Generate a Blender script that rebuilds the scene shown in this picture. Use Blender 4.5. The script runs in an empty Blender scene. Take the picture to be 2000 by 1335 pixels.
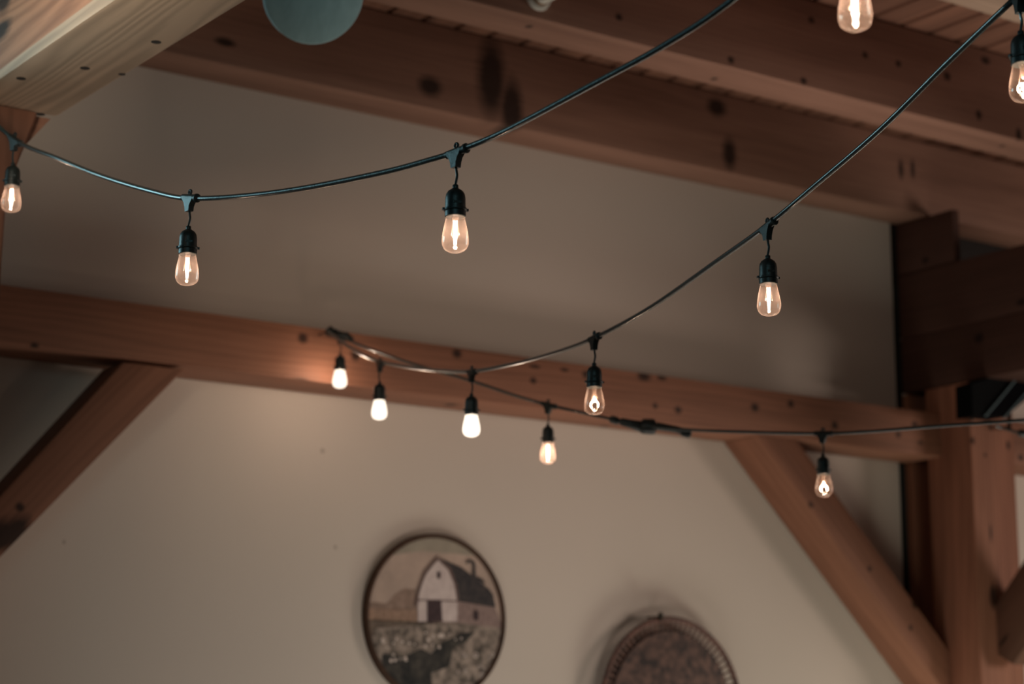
import bpy, bmesh, math, random
from mathutils import Vector, Matrix
C = bpy.context.scene.collection
S = bpy.context.scene
R = math.radians
random.seed(7)

# ------------------------------------------------------------------ camera
FPX, CX, CY = 4060.0, 1000.0, 667.5
PITCH = math.atan(827 / FPX); YAW = R(35.5)
CAM = Vector((0, 0, 1.55))
cd = bpy.data.cameras.new('camera'); cam = bpy.data.objects.new('camera', cd); C.objects.link(cam)
cam.location = CAM; cam.rotation_euler = (math.pi / 2 + PITCH, 0, -YAW)
cd.sensor_width = 36.0; cd.lens = FPX / 2000 * 36; cd.clip_end = 100
cd.dof.use_dof = True; cd.dof.focus_distance = 3.72; cd.dof.aperture_fstop = 3.9
S.camera = cam
S.view_settings.view_transform = 'Standard'; S.view_settings.look = 'None'
S.view_settings.gamma = 1; S.view_settings.use_curve_mapping = False
S.view_settings.exposure = 0.0
S.cycles.use_denoising = True
S.cycles.max_bounces = 8; S.cycles.transparent_max_bounces = 16
S.cycles.sample_clamp_indirect = 6

# ------------------------------------------------------------------ light
W = bpy.data.worlds.new('world'); S.world = W; W.use_nodes = True
W.node_tree.nodes['Background'].inputs[0].default_value = (0.75, 0.95, 1.0, 1)
W.node_tree.nodes['Background'].inputs[1].default_value = 0.014

def area(name, loc, target, sx, sy, power, col, spread=180):
    l = bpy.data.lights.new(name, 'AREA'); l.shape = 'RECTANGLE'; l.size = sx; l.size_y = sy
    l.energy = power; l.color = col; l.spread = R(spread)
    o = bpy.data.objects.new(name, l); C.objects.link(o); o.location = loc
    o.rotation_euler = (Vector(target) - Vector(loc)).to_track_quat('-Z', 'Y').to_euler()
    return o
area('far_window_light', (8.6, 2.5, 2.2), (5.5, 5.9, 2.4), 1.2, 1.2, 48, (1.0, 0.82, 0.70))
area('bounce_fill_right', (6.0, 4.75, 0.2), (5.95, 5.0, 3.0), 0.9, 0.6, 19, (1.0, 0.98, 0.80))  # added floor-level fill in place of light bounced off the floor
area('bounce_fill_centre', (5.0, 5.2, 0.2), (4.9, 5.4, 3.0), 0.6, 0.4, 4, (1.0, 0.92, 0.80))  # unseen upward fill, added as floor bounce below the wall centre
area('bounce_fill_left', (3.6, 5.0, 0.2), (3.6, 5.2, 3.0), 0.9, 0.6, 6.8, (1.0, 0.93, 0.82))  # added bounce fill for the left part of the wall
area('joist_fill', (4.9, 3.8, 0.2), (4.9, 4.0, 3.7), 1.4, 0.6, 6.5, (1.0, 0.82, 0.74), 60)  # added fill that brightens the joist undersides
area('upper_wall_fill', (4.3, 3.6, 0.6), (4.4, 5.9, 3.15), 0.6, 0.6, 0.9, (1.0, 0.78, 0.66), 50)  # unseen fill added to brighten the upper wall
area('near_left_light', (0.65, 3.0, 2.85), (1.7, 3.9, 3.22), 0.4, 0.4, 3.0, (1.0, 0.80, 0.60), 60)  # unseen local source at the left, aimed at the cross beam's side
area('low_wall_fill', (3.8, 3.9, 0.4), (3.8, 5.9, 1.75), 0.5, 0.3, 1.4, (1.0, 0.92, 0.82), 70)  # added fill for the lower wall; no lamp stands there
area('cool_light_far_left', (0.4, 5.35, 3.05), (1.85, 2.9, 2.55), 1.3, 0.8, 5, (0.48, 0.90, 1.0), 80)  # unseen cool light placed for the highlights along the cords
area('cool_fill', (-0.6, -0.6, 3.7), (2.0, 2.8, 2.7), 1.6, 1.0, 5.5, (0.42, 0.92, 1.0), 110)  # unseen cool fill behind the camera, kept for the hanging disc

# ------------------------------------------------------------------ pixel -> point helpers (frame 2000 x 1335)
_fh = Vector((math.sin(YAW), math.cos(YAW), 0))
_fw = _fh * math.cos(PITCH) + Vector((0, 0, math.sin(PITCH)))
_rt = Vector((math.cos(YAW), -math.sin(YAW), 0)); _up = _rt.cross(_fw)
def ray(px, py): return _fw + _rt * ((px - CX) / FPX) + _up * ((CY - py) / FPX)
def P(px, py, ax, v):
    r = ray(px, py); i = 'xyz'.index(ax)
    return CAM + r * ((v - CAM[i]) / r[i])
def PD(px, py, d): return CAM + ray(px, py) * d

# ------------------------------------------------------------------ object helpers
def obj(name, bm, mats, parent=None, loc=None, smooth=False):
    me = bpy.data.meshes.new(name); bm.normal_update(); bm.to_mesh(me); bm.free()
    if not isinstance(mats, (list, tuple)): mats = [mats]
    for m in mats: me.materials.append(m)
    if smooth:
        for p in me.polygons: p.use_smooth = True
        try: me.set_sharp_from_angle(angle=R(38))
        except Exception: pass
    o = bpy.data.objects.new(name, me); C.objects.link(o)
    if parent: o.parent = parent
    if loc is not None: o.location = loc
    return o
def tag(o, label=None, cat=None, group=None, kind=None):
    if label: o['label'] = label
    if cat: o['category'] = cat
    if group: o['group'] = group
    if kind: o['kind'] = kind
    return o
def thing(name, label, cat, loc, group=None):
    o = bpy.data.objects.new(name, None); C.objects.link(o); o.location = loc
    o.empty_display_size = 0.05
    return tag(o, label, cat, group)
def add_box(bm, c, s, mat=0, M=None):
    vs = []
    for dx in (-.5, .5):
        for dy in (-.5, .5):
            for dz in (-.5, .5):
                v = Vector((c[0] + dx * s[0], c[1] + dy * s[1], c[2] + dz * s[2]))
                vs.append(bm.verts.new(M @ v if M else v))
    for f in ((0, 1, 3, 2), (4, 6, 7, 5), (0, 4, 5, 1), (2, 3, 7, 6), (0, 2, 6, 4), (1, 5, 7, 3)):
        bm.faces.new([vs[i] for i in f]).material_index = mat
    return vs
def add_lathe(bm, prof, n=32, M=None, cap=False):
    rings = []
    for r, z in prof:
        if r < 1e-6:
            v = Vector((0, 0, z)); rings.append([bm.verts.new(M @ v if M else v)])
        else:
            ring = []
            for i in range(n):
                a = 2 * math.pi * i / n; v = Vector((r * math.cos(a), r * math.sin(a), z))
                ring.append(bm.verts.new(M @ v if M else v))
            rings.append(ring)
    for a, b in zip(rings, rings[1:]):
        for i in range(n):
            j = (i + 1) % n
            if len(a) == 1 and len(b) == 1: continue
            if len(a) == 1: bm.faces.new((a[0], b[j], b[i]))
            elif len(b) == 1: bm.faces.new((a[i], a[j], b[0]))
            else: bm.faces.new((a[i], a[j], b[j], b[i]))
    if cap:
        for rg in (rings[0], rings[-1]):
            if len(rg) > 1: bm.faces.new(rg)
def add_tube(bm, pts, rad, n=10, cap=True, mat=0):
    pts = [Vector(p) for p in pts]; rs = rad if isinstance(rad, (list, tuple)) else [rad] * len(pts)
    prev = None; rings = []
    for i, p in enumerate(pts):
        t = (pts[min(i + 1, len(pts) - 1)] - pts[max(i - 1, 0)]).normalized()
        if prev is None:
            a = Vector((0, 0, 1)) if abs(t.z) < .9 else Vector((1, 0, 0))
            u = t.cross(a).normalized()
        else: u = (prev - t * prev.dot(t)).normalized()
        prev = u; w = t.cross(u)
        rings.append([bm.verts.new(p + (u * math.cos(2 * math.pi * k / n) + w * math.sin(2 * math.pi * k / n)) * rs[i]) for k in range(n)])
    for a, b in zip(rings, rings[1:]):
        for i in range(n):
            j = (i + 1) % n; bm.faces.new((a[i], a[j], b[j], b[i])).material_index = mat
    if cap:
        bm.faces.new(rings[0]).material_index = mat; bm.faces.new(rings[-1]).material_index = mat
def add_torus(bm, M, R1, r, n=24, k=8, a0=0, a1=2 * math.pi, mat=0):
    closed = abs(a1 - a0 - 2 * math.pi) < 1e-6; cnt = n if closed else n + 1
    rings = []
    for i in range(cnt):
        a = a0 + (a1 - a0) * i / n
        rings.append([bm.verts.new(M @ Vector(((R1 + r * math.cos(b)) * math.cos(a), (R1 + r * math.cos(b)) * math.sin(a), r * math.sin(b))))
                      for b in (2 * math.pi * j / k for j in range(k))])
    for i in range(n):
        a = rings[i]; b = rings[(i + 1) % cnt]
        for j in range(k):
            m = (j + 1) % k; bm.faces.new((a[j], b[j], b[m], a[m])).material_index = mat
def add_prism(bm, poly, d0, d1, f, mat=0):
    """poly in 2D, f(u, v, d) -> Vector"""
    a = [bm.verts.new(f(u, v, d0)) for u, v in poly]; b = [bm.verts.new(f(u, v, d1)) for u, v in poly]
    fs = [bm.faces.new(a), bm.faces.new(b)]
    for i in range(len(poly)):
        j = (i + 1) % len(poly); fs.append(bm.faces.new((a[i], a[j], b[j], b[i])))
    for q in fs: q.material_index = mat
def spline(pts, per=10):
    pts = [Vector(p) for p in pts]; out = []
    P_ = [pts[0] * 2 - pts[1]] + pts + [pts[-1] * 2 - pts[-2]]
    for i in range(1, len(P_) - 2):
        p0, p1, p2, p3 = P_[i - 1:i + 3]
        for k in range(per):
            t = k / per
            out.append(0.5 * ((2 * p1) + (p2 - p0) * t + (2 * p0 - 5 * p1 + 4 * p2 - p3) * t * t + (3 * p1 - p0 - 3 * p2 + p3) * t ** 3))
    out.append(pts[-1]); return out

# ------------------------------------------------------------------ materials
def s2l(c):
    return tuple(((x / 255) / 12.92 if x / 255 <= .04045 else ((x / 255 + .055) / 1.055) ** 2.4) for x in c)
def mat(name):
    m = bpy.data.materials.new(name); m.use_nodes = True
    nt = m.node_tree; return m, nt, nt.nodes['Principled BSDF']
def plain(name, col, rough=.6, metal=0, bump=0, bscale=60, spec=.5):
    m, nt, b = mat(name)
    N = nt.nodes; L = nt.links
    n = N.new('ShaderNodeTexNoise'); n.inputs['Scale'].default_value = bscale; n.inputs['Detail'].default_value = 4
    tc = N.new('ShaderNodeTexCoord'); L.new(tc.outputs['Object'], n.inputs['Vector'])
    mx = N.new('ShaderNodeMix'); mx.data_type = 'RGBA'
    mx.inputs['A'].default_value = (*[c * .85 for c in col], 1); mx.inputs['B'].default_value = (*[min(1, c * 1.12) for c in col], 1)
    L.new(n.outputs['Fac'], mx.inputs['Factor']); L.new(mx.outputs['Result'], b.inputs['Base Color'])
    b.inputs['Roughness'].default_value = rough; b.inputs['Metallic'].default_value = metal
    b.inputs['Specular IOR Level'].default_value = spec
    if bump:
        bp = N.new('ShaderNodeBump'); bp.inputs['Strength'].default_value = bump; bp.inputs['Distance'].default_value = .002
        L.new(n.outputs['Fac'], bp.inputs['Height']); L.new(bp.outputs['Normal'], b.inputs['Normal'])
    return m
def wood(name, dark, light, seed=0, knots=(), sap=None, contrast=1.0, swirl=0.6, rough=.62):
    """grain runs along the object's local X. knots: (x, y, z, radius along, radius across) in object space"""
    m, nt, b = mat(name); N = nt.nodes; L = nt.links
    tc = N.new('ShaderNodeTexCoord')
    mp = N.new('ShaderNodeMapping'); mp.inputs['Location'].default_value = (seed * 3.7, seed * 1.3, seed * 2.1)
    mp.inputs['Scale'].default_value = (.10, 1, 1); L.new(tc.outputs['Object'], mp.inputs['Vector'])
    wob = N.new('ShaderNodeTexNoise'); wob.inputs['Scale'].default_value = 3.2; wob.inputs['Detail'].default_value = 2
    L.new(mp.outputs[0], wob.inputs['Vector'])
    ad = N.new('ShaderNodeVectorMath'); ad.operation = 'MULTIPLY_ADD'
    L.new(wob.outputs['Color'], ad.inputs[0]); ad.inputs[1].default_value = (0, swirl * .25, swirl * .25); L.new(mp.outputs[0], ad.inputs[2])
    big = N.new('ShaderNodeTexNoise'); big.inputs['Scale'].default_value = 9; big.inputs['Detail'].default_value = 5; big.inputs['Roughness'].default_value = .6
    L.new(ad.outputs[0], big.inputs['Vector'])
    wv = N.new('ShaderNodeTexWave'); wv.wave_type = 'RINGS'; wv.rings_direction = 'X'; wv.inputs['Scale'].default_value = 16
    wv.inputs['Distortion'].default_value = 3.0; wv.inputs['Detail'].default_value = 3; wv.inputs['Detail Scale'].default_value = 1.6
    L.new(ad.outputs[0], wv.inputs['Vector'])
    fine = N.new('ShaderNodeTexNoise'); fine.inputs['Scale'].default_value = 110; fine.inputs['Detail'].default_value = 3
    mp2 = N.new('ShaderNodeMapping'); mp2.inputs['Scale'].default_value = (.03, 1, 1); L.new(tc.outputs['Object'], mp2.inputs['Vector'])
    L.new(mp2.outputs[0], fine.inputs['Vector'])
    def math_(op, a, b_=None, cl=False):
        n = N.new('ShaderNodeMath'); n.operation = op; n.use_clamp = cl
        for i, v in enumerate((a, b_)):
            if v is None: continue
            if isinstance(v, (int, float)): n.inputs[i].default_value = v
            else: L.new(v, n.inputs[i])
        return n.outputs[0]
    s = math_('ADD', math_('MULTIPLY', big.outputs['Fac'], .75), math_('ADD', math_('MULTIPLY', wv.outputs['Fac'], .10 * contrast), math_('MULTIPLY', fine.outputs['Fac'], .22)))
    mr = N.new('ShaderNodeMapRange'); mr.inputs['From Min'].default_value = .30; mr.inputs['From Max'].default_value = .80; L.new(s, mr.inputs['Value'])
    mx = N.new('ShaderNodeMix'); mx.data_type = 'RGBA'; mx.inputs['A'].default_value = (*dark, 1); mx.inputs['B'].default_value = (*light, 1)
    L.new(mr.outputs['Result'], mx.inputs['Factor']); col = mx.outputs['Result']
    sep = None
    if sap:                                                        # pale sapwood along the lower arris
        sep = N.new('ShaderNodeSeparateXYZ'); L.new(tc.outputs['Object'], sep.inputs[0])
        line = math_('ADD', math_('MULTIPLY', sep.outputs['X'], sap[2]), sap[1])
        line = math_('ADD', line, math_('MULTIPLY', math_('SUBTRACT', wob.outputs['Fac'], .5), .01))
        fac = math_('MULTIPLY', math_('SUBTRACT', line, sep.outputs['Z']), 260, True)
        m2 = N.new('ShaderNodeMix'); m2.data_type = 'RGBA'; L.new(fac, m2.inputs['Factor']); L.new(col, m2.inputs['A'])
        m3 = N.new('ShaderNodeMix'); m3.data_type = 'RGBA'; m3.inputs['A'].default_value = (*[c * .62 for c in sap[0]], 1); m3.inputs['B'].default_value = (*sap[0], 1)
        L.new(mr.outputs['Result'], m3.inputs['Factor']); L.new(m3.outputs['Result'], m2.inputs['B']); col = m2.outputs['Result']
    acc = None
    for (kx, ky, kz, ra, rc) in knots:
        sb = N.new('ShaderNodeVectorMath'); sb.operation = 'SUBTRACT'; L.new(tc.outputs['Object'], sb.inputs[0]); sb.inputs[1].default_value = (kx, ky, kz)
        sc = N.new('ShaderNodeVectorMath'); sc.operation = 'MULTIPLY'; L.new(sb.outputs[0], sc.inputs[0]); sc.inputs[1].default_value = (1 / ra, 1 / rc, 1 / rc)
        ln = N.new('ShaderNodeVectorMath'); ln.operation = 'LENGTH'; L.new(sc.outputs[0], ln.inputs[0])
        q = math_('ADD', math_('MULTIPLY', ln.outputs['Value'], .80), math_('MULTIPLY', math_('SUBTRACT', fine.outputs['Fac'], .5), .5))
        mm = N.new('ShaderNodeMapRange'); mm.inputs['From Min'].default_value = .55; mm.inputs['From Max'].default_value = 1.25
        mm.inputs['To Min'].default_value = 1; mm.inputs['To Max'].default_value = 0; L.new(q, mm.inputs['Value'])
        acc = mm.outputs['Result'] if acc is None else math_('MAXIMUM', acc, mm.outputs['Result'])
    if acc is not None:
        m4 = N.new('ShaderNodeMix'); m4.data_type = 'RGBA'; L.new(math_('MULTIPLY', acc, .88), m4.inputs['Factor']); L.new(col, m4.inputs['A'])
        m4.inputs['B'].default_value = (.012, .007, .006, 1); col = m4.outputs['Result']
    L.new(col, b.inputs['Base Color'])
    b.inputs['Roughness'].default_value = rough; b.inputs['Specular IOR Level'].default_value = .25
    bp = N.new('ShaderNodeBump'); bp.inputs['Strength'].default_value = .25; bp.inputs['Distance'].default_value = .002
    L.new(s, bp.inputs['Height']); L.new(bp.outputs['Normal'], b.inputs['Normal'])
    return m

FIR_D, FIR_L = (.165, .072, .044), (.35, .158, .098)          # orange brown Douglas fir
DK_D, DK_L = (.18, .092, .064), (.37, .205, .148)
GT_D, GT_L = (.060, .029, .021), (.105, .050, .038)            # darker timber
def timber(name, label, a, b, w, h, tones=(FIR_D, FIR_L), seed=0, knots=(), up=(0, 0, 1), cat='beam', sap=None,
           contrast=1.0, group=None, bevel=.006, swirl=.6, parent=None, kr=(.012, .010)):
    """squared timber from a to b: local X along the length, w across, h in the up direction; knots are world points"""
    a = Vector(a); b = Vector(b); x = (b - a).normalized(); upv = Vector(up)
    y = upv.cross(x).normalized(); z = x.cross(y)
    M = Matrix((x, y, z)).transposed().to_4x4(); M.translation = (a + b) / 2
    bm = bmesh.new(); add_box(bm, (0, 0, 0), ((b - a).length, w, h))
    bmesh.ops.recalc_face_normals(bm, faces=bm.faces)
    bmesh.ops.bevel(bm, geom=list(bm.edges), offset=bevel, segments=2, affect='EDGES', profile=.6)
    Mi = M.inverted(); kl = []
    for k in knots:
        p = Mi @ Vector(k[0]); ra, rc = k[1] if len(k) > 1 else kr
        kl.append((p.x, p.y, p.z, ra, rc))
    m = wood(name + '_wood', tones[0], tones[1], seed, kl, sap, contrast, swirl)
    o = obj(name, bm, m, parent, smooth=True); o.matrix_world = M
    if not parent: tag(o, label, cat, group)
    return o

# ------------------------------------------------------------------ setting
YW = 5.90; ZC = 4.07
def wallmat():
    m, nt, b = mat('plaster'); N = nt.nodes; L = nt.links
    tc = N.new('ShaderNodeTexCoord')
    n = N.new('ShaderNodeTexNoise'); n.inputs['Scale'].default_value = 1.4; n.inputs['Detail'].default_value = 5; L.new(tc.outputs['Object'], n.inputs['Vector'])
    mx = N.new('ShaderNodeMix'); mx.data_type = 'RGBA'; mx.inputs['A'].default_value = (.60, .525, .46, 1); mx.inputs['B'].default_value = (.66, .575, .51, 1)
    L.new(n.outputs['Fac'], mx.inputs['Factor']); col = mx.outputs['Result']
    for px, py, r in ((630, 880, .011), (655, 1068, .009), (125, 1058, .008), (820, 790, .010)):
        p = P(px, py, 'y', YW)
        sb = N.new('ShaderNodeVectorMath'); sb.operation = 'DISTANCE'; L.new(tc.outputs['Object'], sb.inputs[0]); sb.inputs[1].default_value = p
        mm = N.new('ShaderNodeMapRange'); mm.inputs['From Min'].default_value = r * .4; mm.inputs['From Max'].default_value = r
        mm.inputs['To Min'].default_value = .45; mm.inputs['To Max'].default_value = 0; L.new(sb.outputs['Value'], mm.inputs['Value'])
        m4 = N.new('ShaderNodeMix'); m4.data_type = 'RGBA'; L.new(mm.outputs['Result'], m4.inputs['Factor']); L.new(col, m4.inputs['A'])
        m4.inputs['B'].default_value = (.13, .08, .05, 1); col = m4.outputs['Result']
    L.new(col, b.inputs['Base Color']); b.inputs['Roughness'].default_value = .9; b.inputs['Specular IOR Level'].default_value = .15
    n2 = N.new('ShaderNodeTexNoise'); n2.inputs['Scale'].default_value = 60; n2.inputs['Detail'].default_value = 4; L.new(tc.outputs['Object'], n2.inputs['Vector'])
    bp = N.new('ShaderNodeBump'); bp.inputs['Strength'].default_value = .12; bp.inputs['Distance'].default_value = .003
    L.new(n2.outputs['Fac'], bp.inputs['Height']); L.new(bp.outputs['Normal'], b.inputs['Normal'])
    return m
PL = wallmat()
XG = 6.165
bm = bmesh.new()
add_box(bm, ((-1.5 + XG - .028) / 2, YW + .06, ZC / 2), (XG - .028 + 1.5, .12, ZC)); add_box(bm, ((XG + .25 + 9.5) / 2, YW + .06, 3.5 / 2), (9.5 - XG - .25, .12, 3.5))
add_box(bm, (XG + .11, YW + .16, ZC / 2), (.5, .04, ZC))
tag(obj('wall_back', bm, PL), kind='structure')
bm = bmesh.new(); add_box(bm, (XG - .0145, YW + .03, 1.9), (.026, .08, 3.19)); tag(obj('gap_shade_strip', bm, plain('gap_shade_black', (.008, .009, .008), .9)), kind='structure')  # black strip standing for the shade in the gap beside the post
bm = bmesh.new(); add_box(bm, (4, 2.2, -.05), (11, 7.6, .1))
tag(obj('floor', bm, wood('floor_wood', (.22, .13, .08), (.42, .27, .17), 5)), kind='structure')
bm = bmesh.new()
nb = 78
for i in range(nb):
    x0 = -1.4 + i * .138
    add_prism(bm, [(x0, .022), (x0 + .010, 0), (x0 + .126, 0), (x0 + .136, .022)], -1.6, YW, lambda u, v, d: Vector((d, -u, ZC + v)))
add_box(bm, (2.15, -4.0, ZC + .035), (7.5, 11, .025))
bmesh.ops.recalc_face_normals(bm, faces=bm.faces)
ce = obj('ceiling', bm, wood('ceiling_wood', (.09, .042, .028), (.26, .125, .080), 9, contrast=.8)); ce.rotation_euler = (0, 0, R(90))
tag(ce, kind='structure')

# ------------------------------------------------------------------ timber frame
YB = 5.69
def on(ax, v, lst): return [(P(px, py, ax, v),) + ((rr,) if rr else ()) for px, py, rr in lst]
YBc = (YB + YW) / 2 - .001; hB = .205
# upper joists
timber('ceiling_joist', 'dark brown ceiling joist running right above the plaster wall', (-1.2, 5.81, 3.911), (9.3, 5.81, 3.911), .178, .31, (DK_D, DK_L), 1,
       on('y', 5.72, [(840, 168, (.04, .03)), (932, 252, (.012, .010)), (960, 150, (.05, .12)), (1000, 215, (.04, .10)), (440, 82, (.03, .012)), (1760, 330, (.012, .035)), (1783, 330, (.010, .035)), (1425, 300, (.03, .05)), (1400, 210, (.04, .03))]),
       cat='joist', contrast=.6)
timber('ceiling_joist', 'middle ceiling joist, its pale underside crossing the photo to the right edge', (-1.2, 4.882, 3.911), (9.3, 4.882, 3.911), .172, .31, (DK_D, DK_L), 2,
       on('y', 4.795, [(1209, 33, None), (1428, 117, None), (1585, 39, None), (1690, 107, None), (1755, 124, None), (1850, 148, (.016, .014)), (1912, 224, (.012, .016)), (1990, 262, (.012, .02)), (1570, 158, None), (1925, 118, (.02, .012))]) +
       on('z', 3.756, [(1395, 154, (.010, .012)), (1957, 285, (.010, .012)), (1033, 52, (.010, .012))]),
       cat='joist', contrast=.6)
timber('ceiling_joist', 'nearest ceiling joist, only its greyish underside showing in the top right corner', (-1.2, 3.90, 3.911), (9.3, 3.90, 3.911), .172, .31, ((.20, .14, .10), (.40, .29, .21)), 3,
       on('z', 3.756, [(1953, 44, (.010, .012))]), cat='joist', contrast=.6)
# wall tie beam, in two lengths either side of the post
timber('tie_beam', 'long knotty orange-brown timber beam across the plaster wall', (-1.0, YBc, 2.842), (XG + .003, YBc, 2.842), hB, .176, (FIR_D, FIR_L), 4,
       on('y', YB, [(592, 660, (.016, .014)), (695, 693, (.016, .016)), (893, 690, (.016, .014)), (1042, 743, None), (1103, 722, (.016, .006)), (1145, 731, (.014, .012)), (1258, 734, (.026, .014)), (1293, 737, (.018, .008)),
                    (1325, 800, (.014, .012)), (1280, 792, (.010, .010)), (1475, 795, (.018, .014)), (1545, 788, (.014, .012)), (1631, 830, (.016, .014)), (1787, 828, (.014, .010)), (1755, 848, (.013, .010)), (1798, 864, (.010, .008)),
                    (68, 676, (.012, .010)), (535, 745, None), (590, 742, (.03, .006)), (1045, 715, (.02, .006))]) + on('z', 2.754, [(880, 790, (.02, .02)), (1180, 832, (.012, .02))]))
timber('tie_beam', 'short end of a timber beam emerging right of the main post', (XG + .247, YBc, 2.85), (9.3, YBc, 2.85), hB, .184, (FIR_D, FIR_L), 14,
       on('y', YB, [(1994, 893, (.014, .012))]))
# wall post and main post
timber('wall_post', 'narrow brown post set against the plaster wall behind the main post', (XG + .12, 5.955, 0), (XG + .12, 5.955, 3.034), .19, .24, (FIR_D, FIR_L), 6,
       on('y', YW, [(1782, 1200, (.03, .01))]), up=(1, 0, 0), cat='post')
timber('main_post', 'thick square timber post carrying the girt at right, brightly lit front face', (6.29, 5.651, 0), (6.29, 5.651, 3.038), .232, .25, ((.20, .086, .052), (.48, .215, .135)), 8,
       on('y', 5.535, [(1900, 860, (.014, .010)), (1969, 869, (.016, .010)), (1924, 888, (.008, .006)), (1935, 1040, (.03, .006)), (1940, 1165, (.04, .02)), (1935, 835, (.01, .008))]), up=(1, 0, 0), cat='post')
# girt, two stacked timbers toward the camera
timber('girt', 'upper of two stacked dark timbers running toward the viewer at right', (6.285, 1.0, 3.4005), (6.285, 5.895, 3.4005), .24, .267, (GT_D, GT_L), 10,
       on('x', XG, [(1995, 590, (.02, .012))]))
timber('girt', 'lower of two stacked dark timbers, resting on the post top at right', (6.285, 1.0, 3.153), (6.285, 5.895, 3.153), .24, .226, (GT_D, GT_L), 11,
       on('x', XG, [(1912, 660, (.02, .016))]))
timber('packing_block', 'short dark timber block wedged between girt and joist beside the wall', (6.1845, 5.58, 3.645), (6.1845, 5.895, 3.645), .038, .216, (GT_D, GT_L), 12,
       on('x', XG, [(1807, 508, (.014, .012))]), cat='timber block')

timber('void_shade_panel', 'near-black panel standing for the dark void over the girt beside the joist', (6.15, 5.98, 3.78), (9.4, 5.98, 3.78), .158, .56, ((.01, .008, .007), (.02, .014, .012)), 13, cat='timber block')  # near-black fill added for the darkness of the void above the girt
# braces
def brace(name, label, poly, y0, y1, seed, knots=(), ang=0, tones=(FIR_D, FIR_L), cat='brace', plane='y'):
    cx = sum(p[0] for p in poly) / len(poly); cz = sum(p[1] for p in poly) / len(poly); cy = (y0 + y1) / 2
    if plane == 'y': M = Matrix.Translation((cx, cy, cz)) @ Matrix.Rotation(-ang, 4, 'Y')
    else: M = Matrix.Translation((cy, cx, cz)) @ Matrix.Rotation(math.pi / 2, 4, 'Z') @ Matrix.Rotation(-ang, 4, 'Y')
    Mi = M.inverted(); bm = bmesh.new()
    f = (lambda u, v, d: Mi @ Vector((u, d, v))) if plane == 'y' else (lambda u, v, d: Mi @ Vector((d, u, v)))
    add_prism(bm, poly, y0, y1, f)
    bmesh.ops.recalc_face_normals(bm, faces=bm.faces)
    bmesh.ops.bevel(bm, geom=list(bm.edges), offset=.005, segments=2, affect='EDGES', profile=.6)
    kl = []
    for k in knots:
        p = Mi @ Vector(k[0]); ra, rc = k[1] if len(k) > 1 else (.012, .010); kl.append((p.x, p.y, p.z, ra, rc))
    o = obj(name, bm, wood(name + '_wood', tones[0], tones[1], seed, kl), None, smooth=True); o.matrix_world = M
    return tag(o, label, cat)
lb = brace('knee_brace', 'diagonal timber brace falling to the left below the tie beam', [(2.622, 2.742), (2.825, 2.742), (1.92, 1.762), (1.78, 1.75)], YB + .004, YB + .155, 20,
           on('y', YB, [(40, 990, (.012, .012)), (30, 1040, (.05, .035)), (10, 1045, (.04, .04))]), R(47), (FIR_D, FIR_L))
bm = bmesh.new(); add_box(bm, (0, 0, 0), (.10, .05, .03)); t = obj('tenon', bm, wood('tenon_wood', FIR_D, FIR_L, 21), lb)
t.matrix_world = Matrix.Translation((2.72, YB + .08, 2.748))
brace('knee_brace', 'diagonal timber brace falling to the right from tie beam to main post', [(5.185, 2.753), (5.385, 2.753), (6.163, 1.99), (6.163, 1.80)], YB + .004, YB + .2, 22,
      on('y', YB, [(1585, 985, (.012, .010)), (1788, 1180, (.016, .012)), (1780, 1225, (.010, .010)), (1700, 1110, (.01, .01))]), R(-44.5))
brace('knee_brace', 'lower end of a brace rising toward the viewer from the main post, right edge', [(5.534, 2.165), (5.534, 1.97), (5.46, 1.93), (4.67, 2.72), (4.67, 3.035), (4.70, 3.038)], 6.262, 6.36, 24,
      on('x', 6.262, [(1960, 1250, (.03, .006))]), R(-44), ((.09, .045, .030), (.18, .088, .058)), plane='x')

# big beam at upper left, with flared post beneath
lbm = timber('cross_beam', 'large pale-edged beam at upper left running toward the viewer', (1.7835, -.6, 3.24), (1.7835, 4.546, 3.24), .221, .32, ((.26, .12, .068), (.50, .255, .15)), 30,
             [(P(8, -2, 'x', 1.673), (.04, .03)), (P(2, 60, 'x', 1.673), (.05, .02))],
             sap=((.56, .43, .32), -.0836, -.022), contrast=3.4, bevel=.009, swirl=1.8)
pegm = plain('peg_wood', (.012, .010, .009), .8)
for px, py in ((41, 153), (166, 133), (305, 82), (79, 223), (238, 145)):
    p = P(px, py, 'z', 3.08)
    bm = bmesh.new(); r = .011 if px != 238 else .008
    add_lathe(bm, [(0, .012), (r, .012), (r, -.0006), (r * .8, -.0012), (0, -.0012)], 20)
    o = obj('peg', bm, pegm, lbm, smooth=True); o.matrix_world = Matrix.Translation(p); o['label'] = 'dark round peg in underside'
bm = bmesh.new()
pp = [(1.50, 0), (1.50, 3.081), (1.842, 3.081), (1.838, 3.06), (1.80, 2.95), (1.775, 2.86), (1.772, 2.7), (1.772, 0)]
add_prism(bm, [(u, v - 1.5) for u, v in pp], -.02, .17, lambda u, v, d: Vector((v, -(u - 1.65), d)))
bmesh.ops.recalc_face_normals(bm, faces=bm.faces); bmesh.ops.bevel(bm, geom=list(bm.edges), offset=.004, segments=2, affect='EDGES')
o = obj('flared_post', bm, wood('flared_post_wood', (.10, .05, .034), (.22, .105, .07), 33), smooth=True)
o.matrix_world = Matrix.Translation((1.65, 4.555, 1.5)) @ Matrix(((0, -1, 0), (0, 0, 1), (1, 0, 0))).to_4x4()
FP = tag(o, 'reddish post with flared head under the end of the upper left beam', 'post')
bm = bmesh.new(); add_prism(bm, [(1.79, 3.078), (1.885, 3.078), (1.80, 2.97), (1.775, 2.95)], 4.56, 4.68, lambda u, v, d: Vector((u, d, v)))
bmesh.ops.recalc_face_normals(bm, faces=bm.faces)
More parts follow.
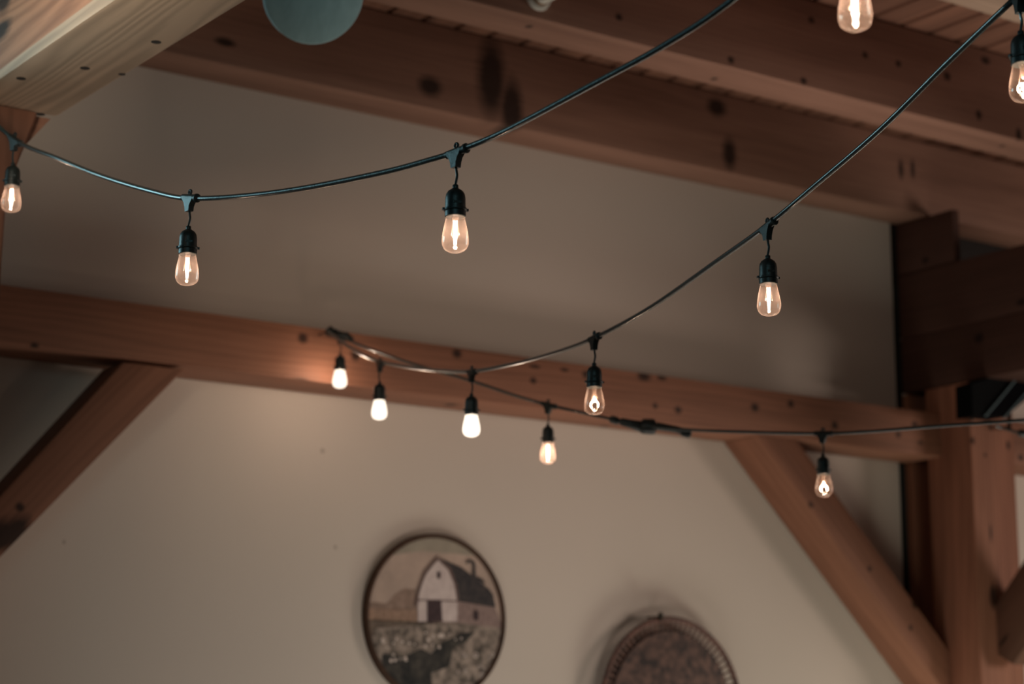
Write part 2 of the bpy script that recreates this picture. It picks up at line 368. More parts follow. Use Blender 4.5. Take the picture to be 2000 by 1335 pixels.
o = obj('bracket', bm, wood('bracket_wood', DK_D, DK_L, 34), FP); o.matrix_world = Matrix.Identity(4)

# ------------------------------------------------------------------ string lights
rubber = plain('black_rubber', (.019, .034, .037), .34, bump=.3, bscale=220, spec=.5)
_b = rubber.node_tree.nodes['Principled BSDF']; _b.inputs['Coat Weight'].default_value = .7; _b.inputs['Coat Roughness'].default_value = .16
hard = plain('black_plastic', (.016, .022, .022), .42, bump=.25, bscale=160, spec=.45)
mwire = plain('support_wire', (.5, .45, .4), .35, metal=1)
def emis(name, col, st):
    m = bpy.data.materials.new(name); m.use_nodes = True; nt = m.node_tree; nt.nodes.clear()
    e = nt.nodes.new('ShaderNodeEmission'); e.inputs[0].default_value = (*col, 1); e.inputs[1].default_value = st
    o = nt.nodes.new('ShaderNodeOutputMaterial'); nt.links.new(e.outputs[0], o.inputs[0]); return m
def glassmat(name, haze, tint, speck):
    m = bpy.data.materials.new(name); m.use_nodes = True; nt = m.node_tree; N = nt.nodes; L = nt.links; N.clear()
    out = N.new('ShaderNodeOutputMaterial')
    tr = N.new('ShaderNodeBsdfTransparent'); tr.inputs[0].default_value = (*tint, 1)
    gl = N.new('ShaderNodeBsdfGlossy'); gl.inputs['Roughness'].default_value = .04
    df = N.new('ShaderNodeBsdfDiffuse'); df.inputs[0].default_value = (.9, .72, .62, 1)
    tl = N.new('ShaderNodeBsdfTranslucent'); tl.inputs[0].default_value = (.9, .66, .55, 1)
    hz = N.new('ShaderNodeMixShader'); hz.inputs[0].default_value = .6; L.new(df.outputs[0], hz.inputs[1]); L.new(tl.outputs[0], hz.inputs[2])
    tc = N.new('ShaderNodeTexCoord'); vo = N.new('ShaderNodeTexVoronoi'); vo.inputs['Scale'].default_value = 420; L.new(tc.outputs['Object'], vo.inputs['Vector'])
    mr = N.new('ShaderNodeMapRange'); mr.inputs['From Min'].default_value = .16; mr.inputs['From Max'].default_value = .30
    mr.inputs['To Min'].default_value = haze + speck; mr.inputs['To Max'].default_value = haze; L.new(vo.outputs['Distance'], mr.inputs['Value'])
    lw = N.new('ShaderNodeLayerWeight'); lw.inputs[0].default_value = .5
    pw = N.new('ShaderNodeMath'); pw.operation = 'POWER'; L.new(lw.outputs['Facing'], pw.inputs[0]); pw.inputs[1].default_value = 4
    ml = N.new('ShaderNodeMath'); ml.operation = 'MULTIPLY_ADD'; L.new(pw.outputs[0], ml.inputs[0]); ml.inputs[1].default_value = .45; L.new(mr.outputs['Result'], ml.inputs[2])
    a = N.new('ShaderNodeMixShader'); L.new(ml.outputs[0], a.inputs[0]); L.new(tr.outputs[0], a.inputs[1]); L.new(hz.outputs[0], a.inputs[2])
    p5 = N.new('ShaderNodeMath'); p5.operation = 'POWER'; L.new(lw.outputs['Facing'], p5.inputs[0]); p5.inputs[1].default_value = 5
    fr = N.new('ShaderNodeMath'); fr.operation = 'MULTIPLY_ADD'; L.new(p5.outputs[0], fr.inputs[0]); fr.inputs[1].default_value = .55; fr.inputs[2].default_value = .08
    b = N.new('ShaderNodeMixShader'); L.new(fr.outputs[0], b.inputs[0]); L.new(a.outputs[0], b.inputs[1]); L.new(gl.outputs[0], b.inputs[2])
    L.new(b.outputs[0], out.inputs[0]); return m
g_clear = glassmat('clear_bulb_glass', .065, (.97, .93, .90), .14)
g_inc = glassmat('incandescent_bulb_glass', .02, (.97, .92, .88), .0)
g_soft = glassmat('milky_bulb_glass', .30, (.97, .92, .88), .0)
g_frost = emis('frosted_bulb_glass', (1.0, .86, .70), 3.2)
_n = g_frost.node_tree; _t = _n.nodes.new('ShaderNodeBsdfTransparent'); _m = _n.nodes.new('ShaderNodeMixShader'); _m.inputs[0].default_value = .35
_e = [q for q in _n.nodes if q.type == 'EMISSION'][0]; _o = [q for q in _n.nodes if q.type == 'OUTPUT_MATERIAL'][0]
_n.links.new(_t.outputs[0], _m.inputs[1]); _n.links.new(_e.outputs[0], _m.inputs[2]); _n.links.new(_m.outputs[0], _o.inputs[0])
f_led = emis('led_filament', (1.0, .74, .60), 26)
f_inc = emis('incandescent_filament', (1.0, .70, .50), 34)

BULB = [(.0152, .002), (.0156, 0), (.0170, -.007), (.0187, -.015), (.0205, -.024), (.0218, -.032), (.0223, -.039), (.0215, -.0465), (.0186, -.053), (.0135, -.0572), (.0075, -.0594), (.003, -.0602), (0, -.0603)]
SOCK = [(0, 0), (.0040, 0), (.0048, -.001), (.0048, -.0055), (.0078, -.0075), (.0122, -.0105), (.0150, -.0150), (.0161, -.021), (.0163, -.030), (.0165, -.0365), (.0186, -.0372), (.0189, -.0395), (.0180, -.0412), (.0168, -.0415), (.0168, -.0495), (.0155, -.0505), (0, -.0505)]
def smooth_prof(p, k=4):
    v = spline([Vector((a, 0, b)) for a, b in p], k); return [(max(0, q.x), q.z) for q in v]
def mesh_of(name, bm, m, smooth=True):
    o = obj(name, bm, m, smooth=smooth); me = o.data; bpy.data.objects.remove(o); return me
def me_socket():
    bm = bmesh.new(); add_lathe(bm, [(r * 1.04, z * 1.10) for r, z in SOCK], 36)
    for s in (-1, 1):
        add_box(bm, (s * .0200, 0, -.0425), (.004, .006, .004))
    add_box(bm, (0, -.0165, -.033), (.014, .0015, .004))
    return mesh_of('socket', bm, hard)
def me_bulb(m, k=1.0):
    bm = bmesh.new(); add_lathe(bm, smooth_prof([(r, z * k) for r, z in BULB], 3), 40); return mesh_of('bulb_glass', bm, m)
def me_led():
    bm = bmesh.new()
    for x in (-.0021, .0021): add_tube(bm, [(x * 1.0, 0, -.006), (x * 1.05, 0, -.012), (x * .9, 0, -.030), (x * .35, 0, -.046)], .00125, 8)
    return mesh_of('filament', bm, f_led)
def me_inc():
    bm = bmesh.new(); pts = []
    for i in range(41):
        a = R(-30) + R(250) * i / 40
        pts.append((.0088 * math.cos(a), .0022 * math.sin(9 * a), -.038 + .0085 * math.sin(a)))
    add_tube(bm, pts, .0011, 8); return mesh_of('filament', bm, f_inc)
def me_stem(short):
    bm = bmesh.new(); add_lathe(bm, [(.006, 0), (.0045, -.006), (.0030, -.012 if short else -.020), (0, -.014 if short else -.023)], 16)
    for x in (-.005, .005): add_tube(bm, [(x * .4, 0, -.006), (x, 0, -.018), (x * 1.3, 0, -.032)], .0005, 6)
    return mesh_of('filament_stem', bm, g_soft)
def me_wire(k):
    bm = bmesh.new(); add_tube(bm, spline([(0, 0, -.020), (.0012 * k, 0, -.032), (.0020 * k, 0, -.042), (-.0003 * k, 0, -.058)], 6), .0023, 8); return mesh_of('drop_wire', bm, rubber)
M_SOCK = me_socket(); M_WIRE = me_wire(1.2); M_WIRE2 = me_wire(-1.0); M_LED = me_led(); M_INC = me_inc(); M_ST = me_stem(True); M_ST2 = me_stem(False)
M_B = {'led': me_bulb(g_clear), 'inc': me_bulb(g_inc), 'soft': me_bulb(g_soft), 'frost': me_bulb(g_frost, .93)}

def joint_bm(slope):
    """T-shaped moulded joint: sleeve along the cord (local X, rising with slope), funnel down, hanging eye on top"""
    bm = bmesh.new(); c = 1 / math.sqrt(1 + slope * slope); d = Vector((c, 0, slope * c))
    add_tube(bm, [d * t for t in (-.024, -.0225, 0, .0225, .024)], [.0055, .0068, .0072, .0068, .0055], 14)
    add_tube(bm, [d * t for t in (.0235, .0245, .0285, .0295)], [.0066, .0086, .0086, .0066], 14)
    secs = [(.018, .0068, .002), (.0165, .0066, -.004), (.0105, .0062, -.011), (.0075, .0060, -.018), (.0062, .0058, -.027)]
    rings = []
    for hx, hy, z in secs:
        rings.append([bm.verts.new((sx * hx, sy * hy, z + (slope * sx * hx if z > -.012 else 0))) for sx, sy in ((-1, -1), (1, -1), (1, 1), (-1, 1))])
    for a, b in zip(rings, rings[1:]):
        for i in range(4): bm.faces.new((a[i], a[(i + 1) % 4], b[(i + 1) % 4], b[i]))
    bm.faces.new(rings[0]); bm.faces.new(rings[-1])
    add_torus(bm, Matrix.Translation((.002, 0, .0105)) @ Matrix.Rotation(math.pi / 2, 4, 'X'), .0042, .0022, 18, 8)
    bmesh.ops.recalc_face_normals(bm, faces=bm.faces)
    return bm
def lamp(px, py, d, kind, tangent, label, group, watts, flip=1, rot=0):
    p = PD(px, py, d); t = thing('string_light', label, 'light bulb', p, group)
    h = math.atan2(tangent.y, tangent.x); slope = tangent.z / math.hypot(tangent.x, tangent.y)
    j = obj('cord_joint', joint_bm(slope), hard, t, smooth=True); j.rotation_euler = (0, 0, h)
    def part(name, me, z, parent=t, rz=0):
        o = bpy.data.objects.new(name, me); C.objects.link(o); o.parent = parent; o.location = (0, 0, z); o.rotation_euler = (0, 0, rz); return o
    part('drop_wire', M_WIRE if flip > 0 else M_WIRE2, 0, rz=-YAW + rot)
    sk = part('socket', M_SOCK, -.056, rz=-YAW + .25 + rot)
    bl = part('bulb_glass', M_B[kind], -.1118, rz=rot)
    if kind in ('led', 'soft'): part('filament', M_LED, 0, bl, -YAW); part('filament_stem', M_ST, 0, bl, -YAW)
    elif kind == 'inc': part('filament', M_INC, 0, bl, -YAW - .3); part('filament_stem', M_ST2, 0, bl, -YAW - .3)
    l = bpy.data.lights.new('bulb_light', 'POINT'); l.energy = watts; l.color = (1.0, .74, .54); l.shadow_soft_size = .004 if kind != 'frost' else .012
    lo = bpy.data.objects.new('bulb_light', l); C.objects.link(lo); lo.parent = t
    if kind != 'frost': l.energy = watts * .4
    lo.location = (0, 0, -.1118 - (.028 if kind != 'frost' else .030))
    return t

def lerp_path(ctrl):
    """ctrl: (px, py, depth or None); missing depths are filled linearly in 1/depth"""
    c = [list(q) for q in ctrl]; known = [i for i, q in enumerate(c) if q[2]]
    for a, b in zip(known, known[1:]):
        for i in range(a + 1, b):
            L0 = sum(math.hypot(c[k + 1][0] - c[k][0], c[k + 1][1] - c[k][1]) for k in range(a, i))
            L1 = L0 + sum(math.hypot(c[k + 1][0] - c[k][0], c[k + 1][1] - c[k][1]) for k in range(i, b))
            f = L0 / L1; c[i][2] = 1 / ((1 - f) / c[a][2] + f / c[b][2])
    return [PD(*q) for q in c]
def cord(ctrl, label, rad=.0050, name='light_cord'):
    pts = spline(lerp_path(ctrl), 8); root = pts[0]
    bm = bmesh.new(); add_tube(bm, [p - root for p in pts], rad, 12)
    o = obj(name, bm, rubber, smooth=True); o.location = root
    return tag(o, label, 'cord'), pts
def tang(pts, p):
    i = min(range(1, len(pts) - 1), key=lambda k: (pts[k] - p).length)
    t = pts[min(i + 1, len(pts) - 1)] - pts[max(i - 1, 0)]
    return t
A = [(-230, 60, 4.6), (-160, 108, 4.70), (-60, 192, 4.76), (28, 272, 4.75), (110, 308, None), (200, 344, None), (300, 374, None), (370, 387, 3.97), (480, 382, None), (600, 366, None), (750, 336, None), (840, 312, None),
     (890, 296, 3.45), (984, 257, None), (1150, 169, None), (1300, 87, None), (1430, 0, None), (1663, -192, 2.75), (1900, -330, 2.5), (2500, -760, 2.1), (3300, -1500, 1.8)]
B = [(641, 648, 6.60), (668, 668, None), (700, 688, None), (742, 706, 6.05), (800, 717, None), (864, 724, None), (921, 725, 5.3), (1000, 711, None), (1080, 690, None), (1160, 660, 4.6), (1268, 602, None),
     (1400, 510, None), (1498, 440, 3.9), (1587, 366, None), (1720, 252, None), (1850, 123, None), (1963, 15, None), (1990, -8, 3.25), (2120, -120, 2.95), (2700, -560, 2.5), (3400, -1150, 2.2)]
Cc = [(639, 643, 6.62), (660, 654, 6.61), (714, 678, None), (818, 714, None), (913, 741, None), (1000, 770, None), (1070, 790, 6.0), (1190, 817, None), (1270, 832, None), (1350, 839, None), (1480, 844, None),
      (1606, 846, 5.6), (1700, 842, None), (1838, 831, None), (2000, 820, 5.34), (2120, 808, 5.25), (2400, 770, 5.1), (2900, 650, 4.9)]
cA, pA = cord(A, 'nearest black light cord, swooping from the left edge up past the top centre')
cB, pB = cord(B, 'black light cord from the beam hook rising steeply to the top right corner')
cC, pC = cord(Cc, 'farthest black light cord, running almost level in front of the wall beam', .0046)
def put(path, px, py, d, *a, **k): lamp(px, py, d, a[0], tang(path, PD(px, py, d)), *a[1:], **k)
GA, GB, GC = 'bulbs on the nearest cord', 'bulbs on the rising cord', 'bulbs on the farthest level cord'
put(pA, 28, 272, 4.75, 'led', 'clear lit bulb in black socket at the left edge under the cross beam', GA, .55, flip=-1)
put(pA, 370, 386, 3.97, 'led', 'clear lit bulb at the lowest point of the nearest cord, against upper wall', GA, .60, flip=1)
put(pA, 890, 297, 3.45, 'led', 'largest fully visible clear bulb, hanging from nearest cord at upper centre', GA, .85, flip=1)
put(pA, 1663, -181, 2.75, 'led', 'clear bulb cut by the top edge of the photo, only its lower glass visible', GA, .75)
put(pB, 742, 708, 6.05, 'frost', 'white glowing bulb on rising cord, second from the beam hook', GB, .9, flip=-1)
put(pB, 921, 726, 5.3, 'frost', 'white glowing bulb where the two far cords cross, lowest of the white ones', GB, .9)
put(pB, 1160, 660, 4.6, 'inc', 'clear bulb with curled filament in front of the tie beam, centre right', GB, .55)
put(pB, 1498, 442, 3.9, 'led', 'clear lit bulb against the dark upper wall at right of centre', GB, .60, flip=1)
put(pB, 1990, -6, 3.25, 'inc', 'clear bulb cut by the right edge near the top right corner', GB, .7)
put(pC, 665, 656, 6.61, 'frost', 'white glowing bulb beside the beam hook, casting a warm glow on the tie beam', GC, 1.7)
put(pC, 1070, 790, 6.0, 'soft', 'small milky lit bulb just below the tie beam, left of the cord plug', GC, .5)
put(pC, 1606, 846, 5.6, 'inc', 'clear bulb with curled filament in front of the right knee brace', GC, .5)

# plug connection on the far cord
def pts_px(l, d): return [PD(x, y, d) for x, y in l]
root = PD(1265, 832, 5.86); pc = thing('cord_plug', 'black plug-and-socket coupling joining two lengths of the far cord', 'plug', root)
def tubepart(name, l, d, r, parent, base, m=hard):
    bm = bmesh.new(); add_tube(bm, [p - base for p in pts_px(l, d)], r, 14); return obj(name, bm, m, parent, smooth=True)
tubepart('strain_relief', [(1190, 816), (1194, 818), (1206, 822), (1211, 823)], 5.86, [.006, .011, .011, .006], pc, root)
tubepart('plug_sleeve', [(1208, 822), (1214, 823), (1230, 827), (1250, 832), (1256, 833)], 5.86, [.006, .011, .0125, .016, .012], pc, root)
tubepart('plug_body', [(1248, 830), (1251, 831), (1256, 832), (1274, 833), (1279, 833), (1282, 833)], 5.86, [.010, .018, .0215, .0225, .021, .012], pc, root)
tubepart('socket_sleeve', [(1278, 831), (1284, 832), (1320, 838), (1340, 844), (1348, 848)], 5.86, [.010, .0115, .010, .011, .007], pc, root)
tubepart('end_cap', [(1330, 842), (1334, 843), (1347, 848), (1350, 849)], 5.86, [.009, .013, .012, .006], pc, root)
# hook and string end on the beam
hr = P(645, 646, 'y', 5.62); hk = thing('cord_end_plug', 'black plug ends bundled at a hook on top of the tie beam', 'plug', hr)
dh = (hr - CAM).dot(_fw)
tubepart('plug_body', [(636, 645), (640, 647), (656, 652), (668, 656)], dh, [.010, .016, .015, .010], hk, hr)
tubepart('plug_sleeve', [(662, 655), (676, 655), (690, 663)], dh - .05, [.009, .012, .006], hk, hr)
bm = bmesh.new(); add_tube(bm, spline([Vector((0, .075, .0)), Vector((0, .02, .0)), Vector((0, 0, .002)), Vector((0, -.008, .008)), Vector((0, -.002, .014))], 6), .003, 8)
obj('hook', bm, plain('dark_steel', (.03, .03, .03), .4, metal=1), hk, smooth=True, loc=(0, 0, 0))
# fourth cord, right edge
bm = bmesh.new(); q = [(1946, 831, 7.0), (1960, 836, 7.0), (1985, 843, 6.95), (2020, 850, 6.9), (2080, 858, 6.8)]
pp = spline([PD(*x) for x in q], 6); add_tube(bm, [p - pp[0] for p in pp], .0048, 10)
o = obj('light_cord', bm, rubber, smooth=True); o.location = pp[0]; tag(o, 'short stretch of black cord hooked on the main post at the right edge', 'cord')
bm = bmesh.new(); add_tube(bm, [p - pp[0] for p in pts_px([(1988, 844), (1992, 845), (2010, 848), (2014, 849)], 6.94)], [.008, .013, .013, .008], 12); obj('cord_joint', bm, hard, o, smooth=True)

# ------------------------------------------------------------------ black speaker at the post top
blk = plain('black_enclosure', (.003, .0035, .004), .8, spec=.08); edg = plain('grey_blue_edge', (.14, .20, .22), .4, metal=.1)
yS = 5.44; base = P(1930, 790, 'y', yS)
sp = thing('loudspeaker', 'black angular box with grey-blue edges under the girt at the post top', 'speaker', base)
def wp(l, y): return [((P(a, b, 'y', y) - base).x, (P(a, b, 'y', y) - base).z) for a, b in l]
bm = bmesh.new(); add_prism(bm, wp([(1898, 749), (1962, 728), (1984, 737), (1924, 811), (1900, 813)], yS), 0, .085, lambda u, v, d: Vector((u, d, v))); bmesh.ops.recalc_face_normals(bm, faces=bm.faces)
obj('cabinet', bm, blk, sp)
bm = bmesh.new(); add_prism(bm, wp([(1984, 737), (2040, 745), (1960, 815), (1926, 811)], yS), -.01, .085, lambda u, v, d: Vector((u, d, v))); bmesh.ops.recalc_face_normals(bm, faces=bm.faces)
obj('front_grille', bm, plain('black_grille', (.003, .003, .004), .9, spec=.05), sp)
for a, b in (((1925, 812), (1986, 738)), ((1960, 817), (2008, 762)), ((1966, 729), (2030, 743))):
    bm = bmesh.new(); add_tube(bm, [P(*a, 'y', yS - .012) - base, P(*b, 'y', yS - .012) - base], .0042, 8); obj('edge_trim', bm, edg, sp, smooth=True)
bm = bmesh.new(); add_tube(bm, [P(1971, 800, 'y', yS + .03) - base, P(1971, 838, 'y', yS + .03) - base, P(1972, 836, 'y', 5.54) - base], .008, 8); obj('mounting_bracket', bm, blk, sp, smooth=True)
bm = bmesh.new(); add_tube(bm, [P(1896.5, 748, 'y', 5.52) - base, P(1898, 822, 'y', 5.52) - base], .006, 8); obj('cable', bm, rubber, sp, smooth=True)

# ------------------------------------------------------------------ hanging disc and white pipe
ctr = PD(613, -14, 5.2); dsc = thing('hanging_disc', 'round blue-grey disc hanging in front of the joists, cut by the top edge', 'disc', ctr)
nrm = (-(_fw)).normalized() + _rt * .42 + _up * -.35; nrm.normalize()
Md = nrm.to_track_quat('Z', 'Y').to_matrix().to_4x4()
bm = bmesh.new(); rr = .129
add_lathe(bm, [(0, .008), (rr - .004, .008), (rr, .005), (rr, -.016), (rr - .004, -.018), (0, -.018)], 64, Md)
bmesh.ops.recalc_face_normals(bm, faces=bm.faces)
def brushed():
    m, nt, b = mat('painted_disc'); N = nt.nodes; L = nt.links
    tc = N.new('ShaderNodeTexCoord'); mp = N.new('ShaderNodeMapping'); mp.inputs['Scale'].default_value = (18, 18, 2.5); L.new(tc.outputs['Object'], mp.inputs[0])
    n = N.new('ShaderNodeTexNoise'); n.inputs['Scale'].default_value = 2; n.inputs['Detail'].default_value = 4; L.new(mp.outputs[0], n.inputs['Vector'])
    mx = N.new('ShaderNodeMix'); mx.data_type = 'RGBA'; mx.inputs['A'].default_value = (.28, .50, .55, 1); mx.inputs['B'].default_value = (.48, .78, .84, 1)
    L.new(n.outputs['Fac'], mx.inputs['Factor']); L.new(mx.outputs['Result'], b.inputs['Base Color']); b.inputs['Roughness'].default_value = .5; return m
obj('disc_plate', bm, brushed(), dsc, smooth=True)
bm = bmesh.new(); add_tube(bm, [Vector((0, 0, rr * .8)), Vector((0, 0, ZC - ctr.z - .0))], .006, 10); obj('hanging_rod', bm, blk, dsc, smooth=True)
pc0 = P(1050, -6, 'y', 4.792)
pv = plain('white_pvc', (.62, .62, .56), .45); pp_ = thing('white_pipe', 'white pipe with round flange fixed to the middle joist, top edge', 'pipe', pc0)
Mp = Matrix.Rotation(math.pi / 2, 4, 'X')
bm = bmesh.new(); add_lathe(bm, [(0, -.001), (.043, -.001), (.045, .004), (.043, .011), (.034, .015), (.030, .015)], 40, Mp); bmesh.ops.recalc_face_normals(bm, faces=bm.faces); obj('flange', bm, pv, pp_, smooth=True)
bm = bmesh.new(); add_lathe(bm, [(.0305, .010), (.0325, .013), (.0325, .022), (.0305, .024)], 40, Mp); bmesh.ops.recalc_face_normals(bm, faces=bm.faces); obj('brass_ring', bm, plain('brass', (.25, .13, .05), .4, metal=.6), pp_, smooth=True)
bm = bmesh.new(); add_lathe(bm, [(.0, .012), (.0295, .012), (.0295, .78), (0, .78)], 40, Mp); bmesh.ops.recalc_face_normals(bm, faces=bm.faces); obj('pipe_tube', bm, pv, pp_, smooth=True)

# ------------------------------------------------------------------ round barn picture
WALLA = (.63, .57, .50)
def al(c, w=(140, 120, 104)):
    a = s2l(c); b = s2l(w); return tuple(min(.9, a[i] / b[i] * WALLA[i]) for i in range(3))
yP = 5.882; pcx = P(852, 1204, 'y', yP); RP = .283
pc_ = Vector((pcx.x, yP, P(852, 1042, 'y', yP).z - RP))
pic = thing('round_picture', 'round framed picture of a white barn in a flower field', 'picture', pc_)
MX = Matrix.Rotation(math.pi / 2, 4, 'X')
bm = bmesh.new(); add_lathe(bm, [(RP - .014, -.016), (RP - .015, .004), (RP - .012, .010), (RP - .004, .011), (RP, .006), (RP, -.016), (RP - .014, -.016)], 96, MX); bmesh.ops.recalc_face_normals(bm, faces=bm.faces)
obj('picture_frame', bm, wood('frame_wood', (.030, .014, .008), (.085, .042, .024), 40), pic, smooth=True)
mats = {}
def fm(name, col, col2=None, scale=40):
    m, nt, b = mat('paint_' + name); N = nt.nodes; L = nt.links
    tc = N.new('ShaderNodeTexCoord'); n = N.new('ShaderNodeTexNoise'); n.inputs['Scale'].default_value = scale; n.inputs['Detail'].default_value = 5; n.inputs['Roughness'].default_value = .65
    L.new(tc.outputs['Object'], n.inputs['Vector']); mr = N.new('ShaderNodeMapRange'); mr.inputs['From Min'].default_value = .36; mr.inputs['From Max'].default_value = .64; L.new(n.outputs['Fac'], mr.inputs['Value'])
    mx = N.new('ShaderNodeMix'); mx.data_type = 'RGBA'; mx.inputs['A'].default_value = (*col, 1); mx.inputs['B'].default_value = (*(col2 or [c * 1.15 for c in col]), 1)
    L.new(mr.outputs['Result'], mx.inputs['Factor']); L.new(mx.outputs['Result'], b.inputs['Base Color']); b.inputs['Roughness'].default_value = .75; b.inputs['Specular IOR Level'].default_value = .2
    return m
PM = [fm('sky', al((112, 88, 74)), al((128, 100, 84)), 6), fm('sky_cloud', al((96, 80, 66)), al((108, 90, 74)), 9), fm('haze_trees', al((84, 62, 50)), al((104, 78, 64)), 40),
      fm('fence', al((98, 70, 54)), al((118, 86, 68)), 60), fm('field', al((58, 44, 36)), al((78, 60, 48)), 30), fm('barn_wall', al((128, 104, 94)), al((142, 118, 106)), 30),
      fm('barn_dark', al((38, 26, 25)), al((50, 34, 32)), 60), fm('roof', al((32, 27, 26)), al((48, 38, 34)), 50), fm('barn_side', al((86, 64, 56)), al((100, 76, 66)), 50),
      fm('foliage', al((24, 21, 19)), al((50, 41, 34)), 22), fm('meadow', al((50, 40, 33)), al((112, 90, 76)), 26), fm('flower', al((132, 108, 94)), al((156, 130, 114)), 60), fm('trim', al((64, 46, 40)), al((78, 56, 48)), 60)]
bm = bmesh.new(); RI = RP - .0145
def zp(x, y): # point in the close-up crop (650..1050 x 1000..1335 shown 1594 px wide) -> picture plane
    q = P(650 + x / 3.985, 1000 + y / 3.985, 'y', yP) - pc_; return (q.x, q.z)
def clip(pl, r=RI):
    out = []
    n = len(pl)
    for i in range(n):
        (x0, y0), (x1, y1) = pl[i], pl[(i + 1) % n]
        for k in range(12):
            t = k / 12; x = x0 + (x1 - x0) * t; y = y0 + (y1 - y0) * t; l = math.hypot(x, y)
            if l > r: x *= r / l; y *= r / l
            if not out or math.hypot(out[-1][0] - x, out[-1][1] - y) > 1e-4: out.append((x, y))
    return out
def layer(poly, mi, k, px=True):
    pl = clip([zp(*p) for p in poly] if px else poly)
    if math.hypot(pl[0][0] - pl[-1][0], pl[0][1] - pl[-1][1]) < 1e-4: pl.pop()
    f = bm.faces.new([bm.verts.new((x, -.0006 * k, z)) for x, z in pl]); f.material_index = mi
layer([(RI * math.cos(2 * math.pi * i / 64), RI * math.sin(2 * math.pi * i / 64)) for i in range(64)], 0, 0, False)
layer([(400, 200), (820, 160), (1100, 260), (1150, 340), (700, 300), (480, 330)], 1, 1)
layer([(200, 690), (330, 700), (420, 710), (480, 640), (560, 590), (640, 600), (700, 760), (200, 780)], 2, 1)
layer([(200, 745), (700, 760), (700, 860), (200, 850)], 3, 2)
for i in range(11): layer([(330 + i * 32, 748), (337 + i * 32, 748), (337 + i * 32, 845), (330 + i * 32, 845)], 4, 3)
layer([(200, 835), (700, 850), (1400, 900), (1500, 1500), (200, 1500)], 4, 3)
layer([(960, 690), (1260, 740), (1320, 900), (1290, 905), (960, 900)], 8, 4)
layer([(815, 352), (1000, 430), (1140, 540), (1215, 600), (1245, 640), (1265, 740), (1100, 712), (975, 690), (930, 500), (880, 420)], 7, 5)
layer([(815, 365), (900, 460), (945, 560), (965, 680), (965, 850), (660, 850), (655, 690), (690, 560), (730, 470)], 5, 6)
layer([(800, 350), (830, 355), (760, 430), (710, 500), (672, 610), (655, 730), (630, 730), (655, 600), (700, 470)], 12, 7)
layer([(830, 355), (915, 440), (960, 560), (980, 690), (962, 690), (940, 560), (895, 455), (815, 372)], 12, 7)
layer([(650, 676), (975, 686), (975, 696), (650, 686)], 12, 7)
layer([(728, 684), (838, 684), (848, 850), (728, 856)], 6, 8)
layer([(805, 462), (833, 462), (833, 515), (805, 515)], 6, 8)
layer([(1092, 765), (1128, 765), (1128, 840), (1092, 840)], 6, 8)
layer([(1085, 430), (1105, 420), (1110, 500), (1165, 520), (1185, 560), (1080, 510)], 7, 6)
layer([(1030, 385), (1060, 365), (1100, 385), (1108, 430), (1085, 430), (1080, 400), (1055, 385), (1040, 405)], 7, 7)
layer([(320, 900), (700, 870), (950, 860), (1320, 900), (1330, 1050), (900, 960), (700, 1010), (330, 1020)], 10, 5)
layer([(300, 960), (700, 930), (1000, 950), (1350, 1000), (1300, 1500), (300, 1500)], 10, 6)
layer([(380, 1100), (560, 1120), (680, 1060), (760, 1100), (850, 1010), (1000, 940), (1100, 930), (1040, 1000), (930, 1060), (900, 1200), (760, 1250), (780, 1500), (380, 1500)], 9, 7)
rnd = random.Random(4)
for i in range(46):
    if i < 20: cx, cz = rnd.uniform(960, 1270), rnd.uniform(1090, 1330)
    elif i < 34: cx, cz = rnd.uniform(370, 640), rnd.uniform(960, 1160)
    else: cx, cz = rnd.uniform(700, 1000), rnd.uniform(930, 1050)
    r = rnd.uniform(12, 30) * (1 if i < 20 else .8); pts = []
    for k in range(14):
        a = 2 * math.pi * k / 14; q = r * (1 if k % 2 else .55); pts.append((cx + q * .8 * math.cos(a), cz + q * math.sin(a)))
    layer(pts, 11, 8 + (i % 3) * .3)
    if i < 20:
        layer([(cx + r * .32 * math.cos(2 * math.pi * k / 8), cz + r * .4 * math.sin(2 * math.pi * k / 8)) for k in range(8)], 6, 9.5)
add_lathe(bm, [(0, .012), (RI, .012), (RI, 0.001)], 48, Matrix.Rotation(-math.pi / 2, 4, 'X'))
obj('printed_panel', bm, PM, pic)

# ------------------------------------------------------------------ woven basket tray
yK = 5.845; kc = P(1306, 1203, 'y', yK); RK = .330; kc = Vector((P(1311, 1300, 'y', yK).x, yK, kc.z - RK))
bk = thing('woven_tray', 'round coiled wicker tray hung on the wall, cut by the bottom edge', 'basket', kc)
def wick(name, a, b_):
    m, nt, b = mat(name); N = nt.nodes; L = nt.links
    tc = N.new('ShaderNodeTexCoord'); n = N.new('ShaderNodeTexNoise'); n.inputs['Scale'].default_value = 34; n.inputs['Detail'].default_value = 3; L.new(tc.outputs['Object'], n.inputs['Vector'])
    mr = N.new('ShaderNodeMapRange'); mr.inputs['From Min'].default_value = .35; mr.inputs['From Max'].default_value = .65; L.new(n.outputs['Fac'], mr.inputs['Value'])
    mx = N.new('ShaderNodeMix'); mx.data_type = 'RGBA'; mx.inputs['A'].default_value = (*a, 1); mx.inputs['B'].default_value = (*b_, 1); L.new(mr.outputs['Result'], mx.inputs['Factor'])
    L.new(mx.outputs['Result'], b.inputs['Base Color']); b.inputs['Roughness'].default_value = .7; return m
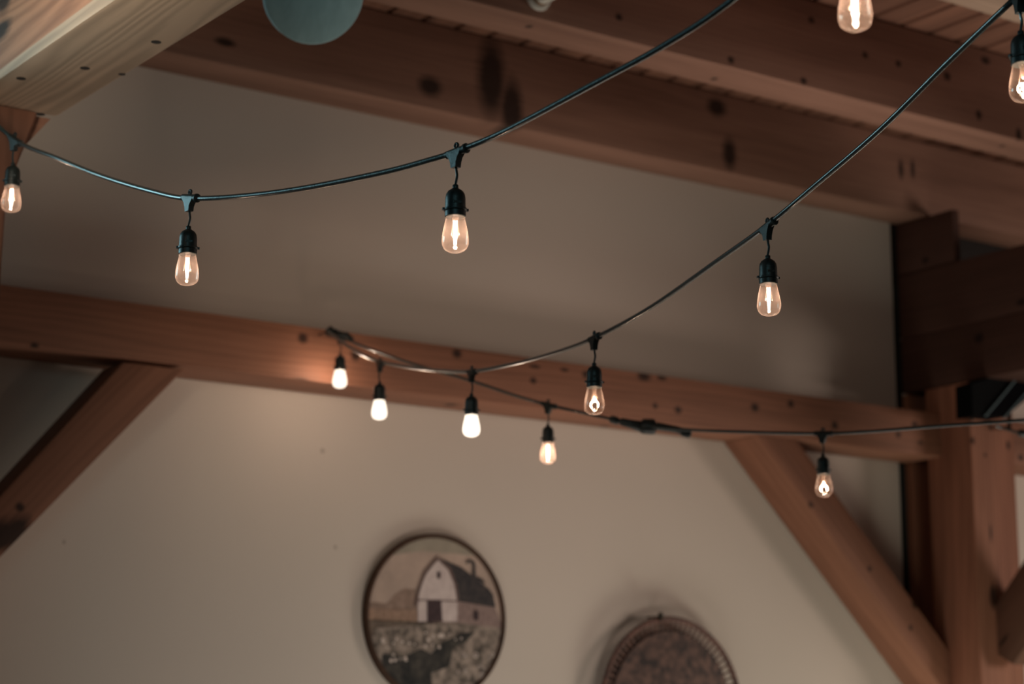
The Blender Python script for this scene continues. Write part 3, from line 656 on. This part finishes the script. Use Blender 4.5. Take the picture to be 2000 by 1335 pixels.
wk = wick('wicker', al((34, 24, 21)), al((76, 51, 41))); wkr = wick('wicker_rim', al((52, 32, 26)), al((74, 45, 35)))
bm = bmesh.new()
def coil(rad, mr_, z, n=150, stitch=60):
    rings = []
    for i in range(n):
        a = 2 * math.pi * i / n; rr_ = mr_ * (1 + .16 * math.sin(stitch * a))
        rings.append([bm.verts.new(MX @ Vector(((rad + rr_ * math.cos(b)) * math.cos(a), (rad + rr_ * math.cos(b)) * math.sin(a), z + rr_ * math.sin(b)))) for b in (2 * math.pi * j / 6 for j in range(6))])
    for i in range(n):
        p, q = rings[i], rings[(i + 1) % n]
        for j in range(6): bm.faces.new((p[j], q[j], q[(j + 1) % 6], p[(j + 1) % 6]))
k = 0; r = .278
while r > .012:
    coil(r, .0064, -.010 - .035 * (1 - (r / .278) ** 2), 160 if r > .12 else 80, max(12, int(r * 240))); r -= .0142
add_lathe(bm, [(0, .040), (.14, .030), (.276, .006)], 48, Matrix.Rotation(-math.pi / 2, 4, 'X') @ Matrix.Scale(-1, 4, (0, 0, 1)))
obj('woven_base', bm, wk, bk, smooth=True)
bm = bmesh.new(); coil(RK - .010, .0105, .004, 240, 90)
obj('rim', bm, wkr, bk, smooth=True)
bm = bmesh.new()
for i in range(80):
    a = 2 * math.pi * i / 80; c, s = math.cos(a), math.sin(a)
    add_tube(bm, [Vector((c * .276, .010, s * .276)), Vector((c * .286, .001, s * .286)), Vector((c * (RK - .012), -.002, s * (RK - .012)))], .0042, 5)
o = obj('spokes', bm, wkr, bk, smooth=True)
nl = P(1290, 1203, 'y', yK - .02); bm = bmesh.new(); add_tube(bm, [Vector((0, .08, 0)), Vector((0, -.004, 0)), Vector((0, -.006, 0)), Vector((0, -.012, 0))], [.003, .003, .0075, .0075], 12)
add_tube(bm, [Vector((0, 0, .014)), Vector((0, 0, -.016))], .0075, 8)
o = obj('nail', bm, plain('nail_steel', (.03, .028, .02), .5, metal=.6), smooth=True); o.location = nl; tag(o, 'dark nail in the wall holding the wicker tray', 'nail')
